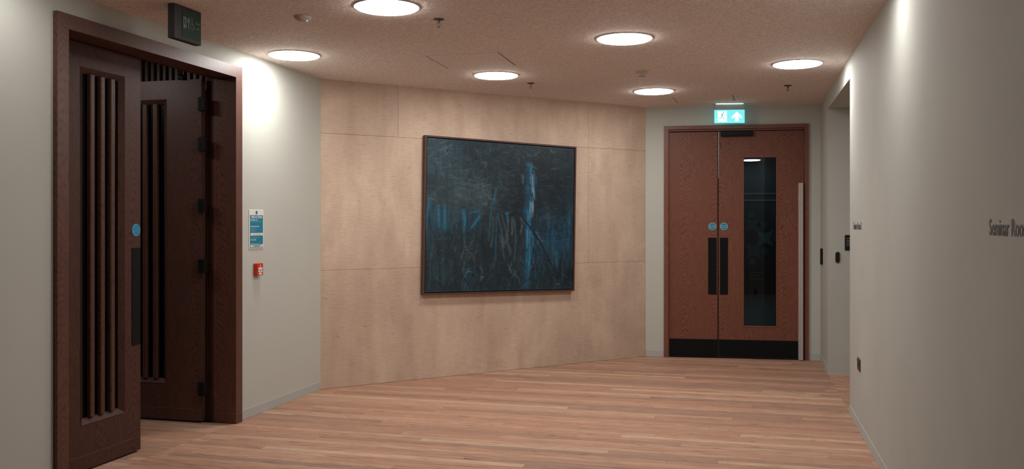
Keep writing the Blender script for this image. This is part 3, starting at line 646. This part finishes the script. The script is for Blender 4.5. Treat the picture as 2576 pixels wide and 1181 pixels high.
at = me.color_attributes.new('paint', 'FLOAT_COLOR', 'POINT'); at.data.foreach_set('color', np.concatenate([col.reshape(-1, 3), np.ones((Nx * Nz, 1))], 1).astype(np.float32).ravel())
for p in me.polygons: p.use_smooth = True
mt, nt, bs = newmat('oil paint'); an = nt.nodes.new('ShaderNodeAttribute'); an.attribute_name = 'paint'; L(nt, an.outputs['Color'], bs.inputs['Base Color'])
tc = N(nt, 'ShaderNodeTexCoord'); nn = N(nt, 'ShaderNodeTexNoise', Scale=60.0, Detail=6.0, Distortion=1.5); L(nt, tc.outputs['Object'], nn.inputs['Vector'])
bp = N(nt, 'ShaderNodeBump', Strength=0.3, Distance=0.003); L(nt, nn.outputs['Fac'], bp.inputs['Height']); L(nt, bp.outputs['Normal'], bs.inputs['Normal'])
bs.inputs['Roughness'].default_value = 0.5; bs.inputs['Specular IOR Level'].default_value = 0.35
me.materials.append(mt); cv = bpy.data.objects.new('canvas', me); COL.objects.link(cv); cv.parent = pt; cv['label'] = 'dark blue canvas with bright blue vertical shaft'

# ---------------------------------------------------------------- ceiling fittings
def ceil_pt(px, py, h=1.3): d = 562 - py; return ((px - 1288) * h / d, F * h / d)
lampdata = {}
def downlight(x, y, label, group='round flush downlights', strength=None):
    d = thing('ceiling_downlight', (x, y, H), 0, label, 'ceiling light', group if group else None)
    r = 0.186
    t = MB(); t.lathe([(r + 0.001, -0.0), (r + 0.001, -0.006), (r + 0.009, -0.007), (r + 0.011, -0.004), (r + 0.011, 0.0)], 64); t.build('rim', MRIM, d, True)
    t = MB(); t.lathe([(r, -0.001), (r, -0.010), (r * 0.96, -0.014), (r * 0.8, -0.0175), (r * 0.5, -0.0195), (0, -0.0205)], 64)
    t.build('diffuser', MDIF if strength is None else strength, d, True)['label'] = 'glowing white diffuser'
    return d
MDIM = plain('dimmed diffuser', (0.9, 0.9, 0.9), 0.4, emit=(1.0, 0.96, 0.915), es=LAMP * 0.03)
MMIR = plain('part dimmed diffuser', (0.9, 0.9, 0.9), 0.4, emit=(1.0, 0.96, 0.915), es=LAMP * 0.5)
MMID = plain('half dimmed diffuser', (0.9, 0.9, 0.9), 0.4, emit=(1.0, 0.96, 0.915), es=LAMP * 0.26)
known = [(1571, 96, 'biggest glowing round downlight, nearest and above the painting\'s right edge'), (740, 138, 'round downlight close to the left wall, above the fire notice'),
         (1248, 189, 'round downlight above the middle of the painting'), (1645, 229, 'smallest round downlight, left of the green exit sign'), (2006, 160, 'round downlight near the right wall, above the exit doors')]
kp = []
for px, py, lb in known:
    x, y = ceil_pt(px, py); kp.append((x, y)); downlight(x, y, lb)
a_ = Vector((1.537, 0.950)); b_v = Vector((0.929, -1.530)); L2 = Vector(kp[1])
others = []
for i in range(-6, 8):
    for j in range(-2, 9):
        P_ = L2 + a_ * i + b_v * j; p, q = toPQ(P_.x, P_.y)
        if any((Vector(k) - P_).length < 0.5 for k in kp): continue
        if 0.25 < p < 4.25 and QB + 0.4 < q < -2.0: others.append(P_)
for P_ in others:
    lb = 'round downlight at the top edge, above painting\'s left side' if (P_ - Vector((-0.75, 5.34))).length < 0.3 else 'round flush downlight in the near corridor, outside the photo'
    downlight(P_.x, P_.y, lb, strength=(MDIM if P_.y < 3.5 else (MMID if P_.y < 4.6 else (MMIR if P_.y < 5.0 else None))))
print('other lamps', [tuple(round(c, 2) for c in P_) for P_ in others])
x, y = ceil_pt(1889, 402.5)
MFARL = plain('far downlight diffuser', (0.9, 0.9, 0.9), 0.4, emit=(0.9, 1.0, 1.0), es=28.0)
t_ = downlight(x, y, 'round downlight in the dark corridor, seen through the door glass', strength=MFARL)
P_ = B + (dD * 1.2) + Vector((-dD.y, dD.x, 0)) * 6.4; downlight(P_.x, P_.y, 'added unseen round downlight deep in the dark corridor, brightening the mural', strength=MFARL)  # added out of view so the mural is bright enough behind the glass
MROOM = plain('added room lamp diffuser', (0.9, 0.9, 0.9), 0.4, emit=(1.0, 0.93, 0.85), es=24.0)
P_ = PQ(-1.2, -2.3); downlight(P_.x, P_.y, 'added unseen round downlight brightening the room behind the dark doors', strength=MROOM)  # added out of view to brighten the ribs and the open leaf

def sprinkler(px, py, label, drop=0.0):
    x, y = ceil_pt(px, py); d = thing('sprinkler', (x, y, H), 0.4, label, 'sprinkler', 'ceiling sprinklers')
    t = MB(); t.lathe([(0, -0.001), (0.034, -0.001), (0.036, -0.004), (0.030, -0.007), (0.013, -0.009), (0.0, -0.009)], 24); t.build('escutcheon', MDSTL, d, True)
    t = MB(); t.lathe([(0, -0.008), (0.008, -0.008), (0.008, -0.024), (0, -0.024)], 12); t.build('stem', MDSTL, d)
    for s in (-1, 1):
        t = MB(); t.poly([(s * 0.006, -0.022), (s * 0.012, -0.028), (s * 0.012, -0.038), (s * 0.003, -0.048), (s * 0.001, -0.046), (s * 0.009, -0.037), (s * 0.009, -0.029), (s * 0.004, -0.024)], -0.002, 0.002); t.build('frame_arm', MDSTL, d)
    t = MB(); t.lathe([(0, -0.046), (0.014, -0.048), (0.014, -0.050), (0, -0.050)], 16); t.build('deflector', MDSTL, d)
    return d
sprinkler(1335, 209, 'small sprinkler head right of the downlight over the painting')
sprinkler(1982, 215, 'small sprinkler head below the downlight near right wall')
sprinkler(1103, 48, 'sprinkler head at top edge, above painting\'s left edge')

x, y = ceil_pt(1614, 180)
d = thing('smoke_detector', (x, y, H), 0, 'small ceiling-coloured smoke detector between two downlights', 'smoke detector')
t = MB(); t.lathe([(0, -0.001), (0.052, -0.001), (0.052, -0.012), (0.046, -0.016), (0, -0.016)], 32); t.build('base', MCRM, d, True)
t = MB(); t.lathe([(0, -0.014), (0.040, -0.014), (0.040, -0.034), (0.036, -0.036), (0, -0.036)], 32); t.build('sensor_body', MCRM, d, True)
t = MB(); t.lathe([(0.036, -0.036), (0.0405, -0.036), (0.0405, -0.040), (0.036, -0.040), (0.036, -0.036)], 32); t.build('ring', MCHR, d, True)
x, y = ceil_pt(762, 42)
d = thing('ceiling_sensor', (x, y, H), 0, 'small white domed sensor with a blue indicator, at the top edge', 'sensor')
t = MB(); t.lathe([(0, -0.001), (0.055, -0.001), (0.055, -0.010), (0.045, -0.022), (0.025, -0.032), (0, -0.035)], 32); t.build('dome', MCRM, d, True)
t = MB(); t.lathe([(0, -0.027), (0.004, -0.029), (0.004, -0.032), (0, -0.034)], 10, 0.030, -0.015); t.build('indicator', plain('blue indicator', (0.05, 0.3, 0.5), 0.3, emit=(0.1, 0.6, 1.0), es=2.0), d)

def hatch(x, y, rz, sx, sy, label):
    d = thing('ceiling_hatch', (x, y, H), rz, label, 'access panel')
    t = MB(); t.box(0.005, sx - 0.005, 0.005, sy - 0.005, -0.0022, -0.0005, 0.0005); t.build('panel', MCEIL, d)
    t = MB(); e = 0.003
    t.box(-e, 0.002, 0, sy, -0.0012, -0.0002).build('joint', MJNT, d)
    t = MB(); t.box(sx - 0.002, sx + e, 0, sy, -0.0012, -0.0002).build('joint', MJNT, d)
    return d
hatch(-0.672, 6.90, -TH + R(1), 0.58, 0.58, 'square access panel flush in ceiling between two downlights, above painting')
hatch(1.657, 9.186, R(-17), 0.60, 0.46, 'access panel flush in ceiling just before the exit sign')

# lit exit sign above exit door
wx, wy = ceil_pt(1835, 261.5)
es = thing('exit_sign', (wx, wy, H), ROT_D + R(4), 'lit green exit sign with running figure and up arrow, above the exit doors', 'exit sign')
SW = 0.160
t = MB(); t.box(-SW, SW, -0.02, 0.03, -0.066, -0.001, 0.003); t.build('housing', MGRY, es)
t = MB(); t.box(-SW - 0.002, SW + 0.002, -0.006, 0.006, -0.210, -0.066, 0.002); t.build('panel', MSG, es)
t = MB(); t.box(-SW * 0.9, SW * 0.9, -0.0215, -0.0202, -0.003, -0.001); t.build('ceiling_glow_strip', MGLOW, es)  # added glowing strip, casts the sign's leaked light on the ceiling
zc = -0.138
t = MB(); t.poly([(-0.125, zc - 0.056), (-0.030, zc - 0.056), (-0.030, zc + 0.058), (-0.125, zc + 0.058)], -0.0075, -0.0062)
t.poly([(-0.138, zc - 0.030), (-0.124, zc - 0.022), (-0.124, zc - 0.036)], -0.0075, -0.0062); t.build('doorway_pictogram', MSW, es)
t = MB(); ax = 0.078
t.poly([(ax, zc + 0.050), (ax + 0.052, zc + 0.002), (ax + 0.052, zc - 0.026), (ax + 0.020, zc + 0.000), (ax + 0.020, zc - 0.052), (ax - 0.020, zc - 0.052), (ax - 0.020, zc), (ax - 0.052, zc - 0.026), (ax - 0.052, zc + 0.002)], -0.0075, -0.0062); t.build('arrow', MSW, es)
def seg(t, x0, z0, x1, z1, w_, ya=-0.0085, yb=-0.0076):
    dx, dz = x1 - x0, z1 - z0; l = math.hypot(dx, dz); nx, nz = -dz / l * w_, dx / l * w_
    t.poly([(x0 + nx, z0 + nz), (x1 + nx, z1 + nz), (x1 - nx, z1 - nz), (x0 - nx, z0 - nz)], ya, yb)
def runner(t, cx, cz, k, ya, yb, mirror=1):
    P = lambda x, z: (cx + mirror * x * k, cz + z * k)
    t.disc(*P(0.012, 0.039), 0.0065 * k, ya, yb, 14)
    for (a, b_, c, d_, w_) in ((0.004, 0.028, -0.004, 0.002, 0.0055), (0.004, 0.027, -0.018, 0.024, 0.0022), (0.006, 0.026, 0.018, 0.010, 0.0024), (0.018, 0.010, 0.034, 0.011, 0.0022), (-0.004, 0.004, -0.010, -0.020, 0.0032), (-0.010, -0.020, -0.036, -0.023, 0.0028), (-0.002, 0.002, 0.012, -0.014, 0.0032), (0.012, -0.014, 0.020, -0.038, 0.0026)):
        x0, z0 = P(a, b_); x1, z1 = P(c, d_); seg(t, x0, z0, x1, z1, w_ * k, ya, yb)
t = MB(); runner(t, -0.078, zc + 0.002, 1.1, -0.0088, -0.0077); t.build('running_figure', MSD, es)

# unlit refuge sign hanging from ceiling at the left
k0 = (438 - 1288) / F; Z0 = 2240 * 1.1 / 470
rs_ = thing('refuge_sign', (k0 * Z0, Z0, H), R(90 - 16), 'unlit dark green refuge point sign with wheelchair symbol, hanging by the left wall', 'sign')
SL = 0.262
t = MB(); t.box(0, SL, 0, 0.045, -0.205, -0.001, 0.003); t.build('housing', MHOUS, rs_)
t = MB(); t.box(0.075, SL - 0.008, -0.002, 0.0, -0.182, -0.024, 0.0005); t.build('panel', MDGRN, rs_)
t = MB(); t.box(0.080, 0.112, -0.0035, -0.002, -0.128, -0.062); t.build('doorway_pictogram', MDPR, rs_)
t = MB(); runner(t, 0.096, -0.096, 0.55, -0.0045, -0.0036, -1); t.build('running_figure', MDGRN, rs_)
t = MB(); t.poly([(0.132, -0.060), (0.147, -0.083), (0.147, -0.092), (0.136, -0.080), (0.136, -0.128), (0.128, -0.128), (0.128, -0.080), (0.117, -0.092), (0.117, -0.083)], -0.0035, -0.002); t.build('arrow', MDPR, rs_)
t = MB(); t.disc(0.163, -0.062, 0.0055, -0.0035, -0.002, 14)
for q_ in ((0.163, -0.070, 0.164, -0.092), (0.164, -0.080, 0.176, -0.080), (0.164, -0.093, 0.178, -0.094), (0.178, -0.094, 0.186, -0.118), (0.186, -0.118, 0.190, -0.117)): seg(t, *q_, 0.0024, -0.0035, -0.002)
for i in range(5, 21):
    a0, a1 = 2 * math.pi * (i - 1) / 24 + 1.2, 2 * math.pi * i / 24 + 1.2
    seg(t, 0.168 + 0.019 * math.cos(a0), -0.106 + 0.019 * math.sin(a0), 0.168 + 0.019 * math.cos(a1), -0.106 + 0.019 * math.sin(a1), 0.002, -0.0035, -0.002)
t.build('wheelchair_symbol', MDPR, rs_)
t = MB(); t.text('Refuge', 0.200, -0.085, -0.003, 0.021, 0.0014, sx=0.75, extr=0.0003).text('point', 0.204, -0.116, -0.003, 0.021, 0.0014, sx=0.75, extr=0.0003); t.build('lettering', MDPR, rs_)

# ---------------------------------------------------------------- left wall fittings
def wall_q(px, base=A, d=U, off=0.0):
    o = base + V * off; k = (px - 1288) / F
    return (k * o.y - o.x) / (d.x - k * d.y)
qa, qb = wall_q(625), wall_q(662); qc = (qa + qb) / 2
yq = (A + U * qc).y
nz_ = 1.5 - (577 - 562) * yq / F
fn = thing('fire_notice', A + U * qc + Vector((0, 0, nz_)), ROT_L, 'blue and white fire action notice in clear holder, above the red call point', 'notice')
NW, NH = 0.105, 0.149
t = MB(); t.box(-NW - 0.002, NW + 0.002, -0.005, 0.0, -NH - 0.003, NH + 0.002, 0.0015); t.build('holder', MWHT, fn)
t = MB(); t.box(-NW + 0.010, NW - 0.010, -0.0062, -0.005, -NH + 0.006, NH - 0.040); t.build('print_field', MTEAL, fn)
t = MB(); t.text('FIRE ACTION', 0, NH - 0.064, -0.0066, 0.027, 0.0006, sx=1.0, align='CENTER', extr=0.0006)
t.build('title', MWPR, fn)
t = MB(); t.text('If you discover a fire', -NW + 0.014, NH - 0.080, -0.0066, 0.0125, 0.0006, extr=0.0003)
t.build('heading', MWPR, fn); t = MB(); t.text('On hearing the fire alarm', -NW + 0.014, NH - 0.131, -0.0066, 0.0125, 0.0006, extr=0.0003)
t.build('heading', MWPR, fn); t = MB(); t.text('Do not use lifts', -NW + 0.014, -NH + 0.062, -0.0066, 0.0125, 0.0006, extr=0.0003)
t.build('heading', MWPR, fn)
t = MB()
for z, l in ((0.088, .15), (0.096 - 0.02, .06), (0.064, .14), (0.057, .15), (0.020 - 0.012, .07), (0.000, .10), (-0.008, .06), (-0.015, .09), (-0.023, .05), (-0.064, .12), (-0.072, .10), (-0.106, .04), (-0.112, .13), (-0.118, .11)):
    t.box(-NW + 0.02, -NW + 0.02 + l, -0.0066, -0.0062, z - 0.0008, z + 0.0008)
t.build('small_print', plain('pale teal print', (0.25, 0.5, 0.58), 0.6), fn)
t = MB(); t.box(-NW + 0.016, NW - 0.014, -0.0068, -0.0062, -0.050, -0.030).box(-NW + 0.016, NW - 0.014, -0.0068, -0.0062, -NH + 0.010, -NH + 0.030); t.build('white_strip', MWHT, fn)
t = MB(); t.box(-0.055, 0.065, -0.0073, -0.0068, -0.0415, -0.039); t.build('red_line', MRED, fn)
t = MB(); t.box(-0.07, 0.07, -0.0073, -0.0068, -NH + 0.022, -NH + 0.0265).box(-0.04, 0.04, -0.0073, -0.0068, -NH + 0.013, -NH + 0.0165); t.build('black_line', MTXT, fn)
t = MB(); t.disc(0.0, NH - 0.019, 0.015, -0.0062, -0.005, 24); em = t.build('emblem', plain('emblem blue', (0.12, 0.3, 0.42), 0.5), fn)
t = MB(); t.box(-0.006, 0.006, -0.0068, -0.0062, NH - 0.029, NH - 0.021).box(-0.006, 0.006, -0.0068, -0.0062, NH - 0.017, NH - 0.009); t.build('emblem_bars', MTXT, fn)

qc = wall_q(645); yq = (A + U * qc).y
cp = thing('fire_call_point', A + U * qc + Vector((0, 0, 1.5 - (678 - 562) * yq / F)), ROT_L, 'small red break-glass fire alarm call point below the notice', 'alarm')
t = MB(); t.box(-0.046, 0.046, -0.034, 0.0, -0.048, 0.048, 0.006, 2); t.build('housing', MRED, cp)
t = MB(); t.box(-0.028, 0.028, -0.0365, -0.034, -0.024, 0.014, 0.001); t.build('glass_plate', MWHT, cp)
t = MB(); t.box(-0.019, 0.019, -0.0375, -0.0365, -0.008, -0.003).box(-0.006, 0.006, -0.0375, -0.0365, -0.020, -0.017); t.build('print', MTXT, cp)
t = MB(); t.box(-0.022, 0.022, -0.0365, -0.034, -0.042, -0.029, 0.001); t.build('key_strip', MWHT, cp)
t = MB()
for q_ in ((-0.008, 0.022, 0.006, 0.028), (0.006, 0.028, 0.002, 0.036), (-0.01, 0.02, -0.004, 0.018)): seg(t, *q_, 0.0022, -0.0352, -0.034)
t.build('flame_symbol', MWPR, cp)
t = MB(); t.lathe([(0, -0.048), (0.007, -0.048), (0.006, -0.058), (0, -0.058)], 12, 0.0, -0.016); t.build('key_hole', MWHT, cp)

# ---------------------------------------------------------------- right wall fittings
def rw_x(px):   # local x on right wall (toward camera) for a photo column
    k = (px - 1288) / F; d = -U; return (k * C.y - C.x) / (d.x - k * d.y)
def rw_z(x, py): return 1.5 + (562 - py) * (C - U * x).y / F
def lettering(name, px, py, body, label):
    x = rw_x(px); t = MB(); t.text(body, 0, 0, -0.001, 0.079, 0.0012, sx=0.92)
    o = t.build(name, MINK); frame(o, C - U * x + Vector((0, 0, rw_z(x, py))), ROT_R); return tag(o, label, 'lettering')
lettering('room_lettering', 2489, 592, 'Seminar Room', 'large near dark grey Seminar Room lettering cut by the right edge')
lettering('room_lettering', 2147, 577, 'Seminar Room 2', 'distant small-looking Seminar Room lettering by the recess corner')
x = rw_x(2162); z = rw_z(x, 918)
so = thing('wall_socket', C - U * x + Vector((0, 0, z)), ROT_R, 'dark metal wall socket low on the right wall by recess corner', 'socket')
t = MB(); t.box(-0.073, 0.073, -0.007, 0.0, -0.045, 0.045, 0.002, 2); t.build('plate', MDSTL, so)
for s in (-1, 1):
    t = MB(); t.box(s * 0.036 - 0.012, s * 0.036 + 0.012, -0.0085, -0.007, -0.018, 0.014, 0.001); t.build('socket_insert', MBLK, so)
    t = MB(); t.box(s * 0.052 - 0.006, s * 0.052 + 0.006, -0.010, -0.007, 0.020, 0.032, 0.001); t.build('switch', MBLK, so)
# slim black reader on the short wall beside exit doors
x = 0.30; z = 1.5 - (646 - 562) * (C - U * x).y / F
o = thing('door_release', C - U * x + Vector((0, 0, z)), ROT_R, 'slim black door release bar on wall right of exit doors', 'control')
t = MB(); t.box(-0.035, 0.035, -0.024, 0.0, -0.085, 0.085, 0.004); t.build('cover', MBLK, o)
t = MB(); t.box(-0.018, 0.018, -0.026, -0.023, -0.030, 0.030, 0.002); t.build('button', MDSTL, o)
# recess side wall: oval button and black control panel
RO = PQ(W, Pq)
def ret_x(px):
    k = (px - 1288) / F; return (k * RO.y - RO.x) / (V.x - k * V.y)
x = ret_x(2107); yy = (RO + V * x).y; z = 1.5 - (648 - 562) * yy / F
o = thing('call_button', RO + V * x + Vector((0, 0, z)), ROT_RET, 'black oval button with steel rim inside the recess', 'button')
def stadium(r, h, n=10): return [(r * math.cos(math.pi * i / n), h + r * math.sin(math.pi * i / n)) for i in range(n + 1)] + [(-r * math.cos(math.pi * i / n), -h - r * math.sin(math.pi * i / n)) for i in range(n + 1)]
t = MB(); t.poly(stadium(0.024, 0.034), -0.008, 0.0); t.build('rim', MCHR, o)
t = MB(); t.poly(stadium(0.019, 0.034), -0.012, -0.008); t.build('face', MBLK, o)
x = ret_x(2125); yy = (RO + V * x).y; z = 1.5 - (611 - 562) * yy / F
o = thing('control_panel', RO + V * (x + 0.06) + Vector((0, 0, z)), ROT_RET, 'black square control panel half hidden by the recess corner', 'control')
t = MB(); t.box(-0.06, 0.06, -0.012, 0.0, -0.075, 0.075, 0.002); t.build('face', MBLK, o)
t = MB()
for k, l in enumerate((0.07, 0.09, 0.05, 0.08)): t.box(-0.045, -0.045 + l, -0.0128, -0.012, 0.038 - 0.022 * k, 0.043 - 0.022 * k)
t.build('print', plain('pale panel print', (0.3, 0.32, 0.33), 0.5), o)
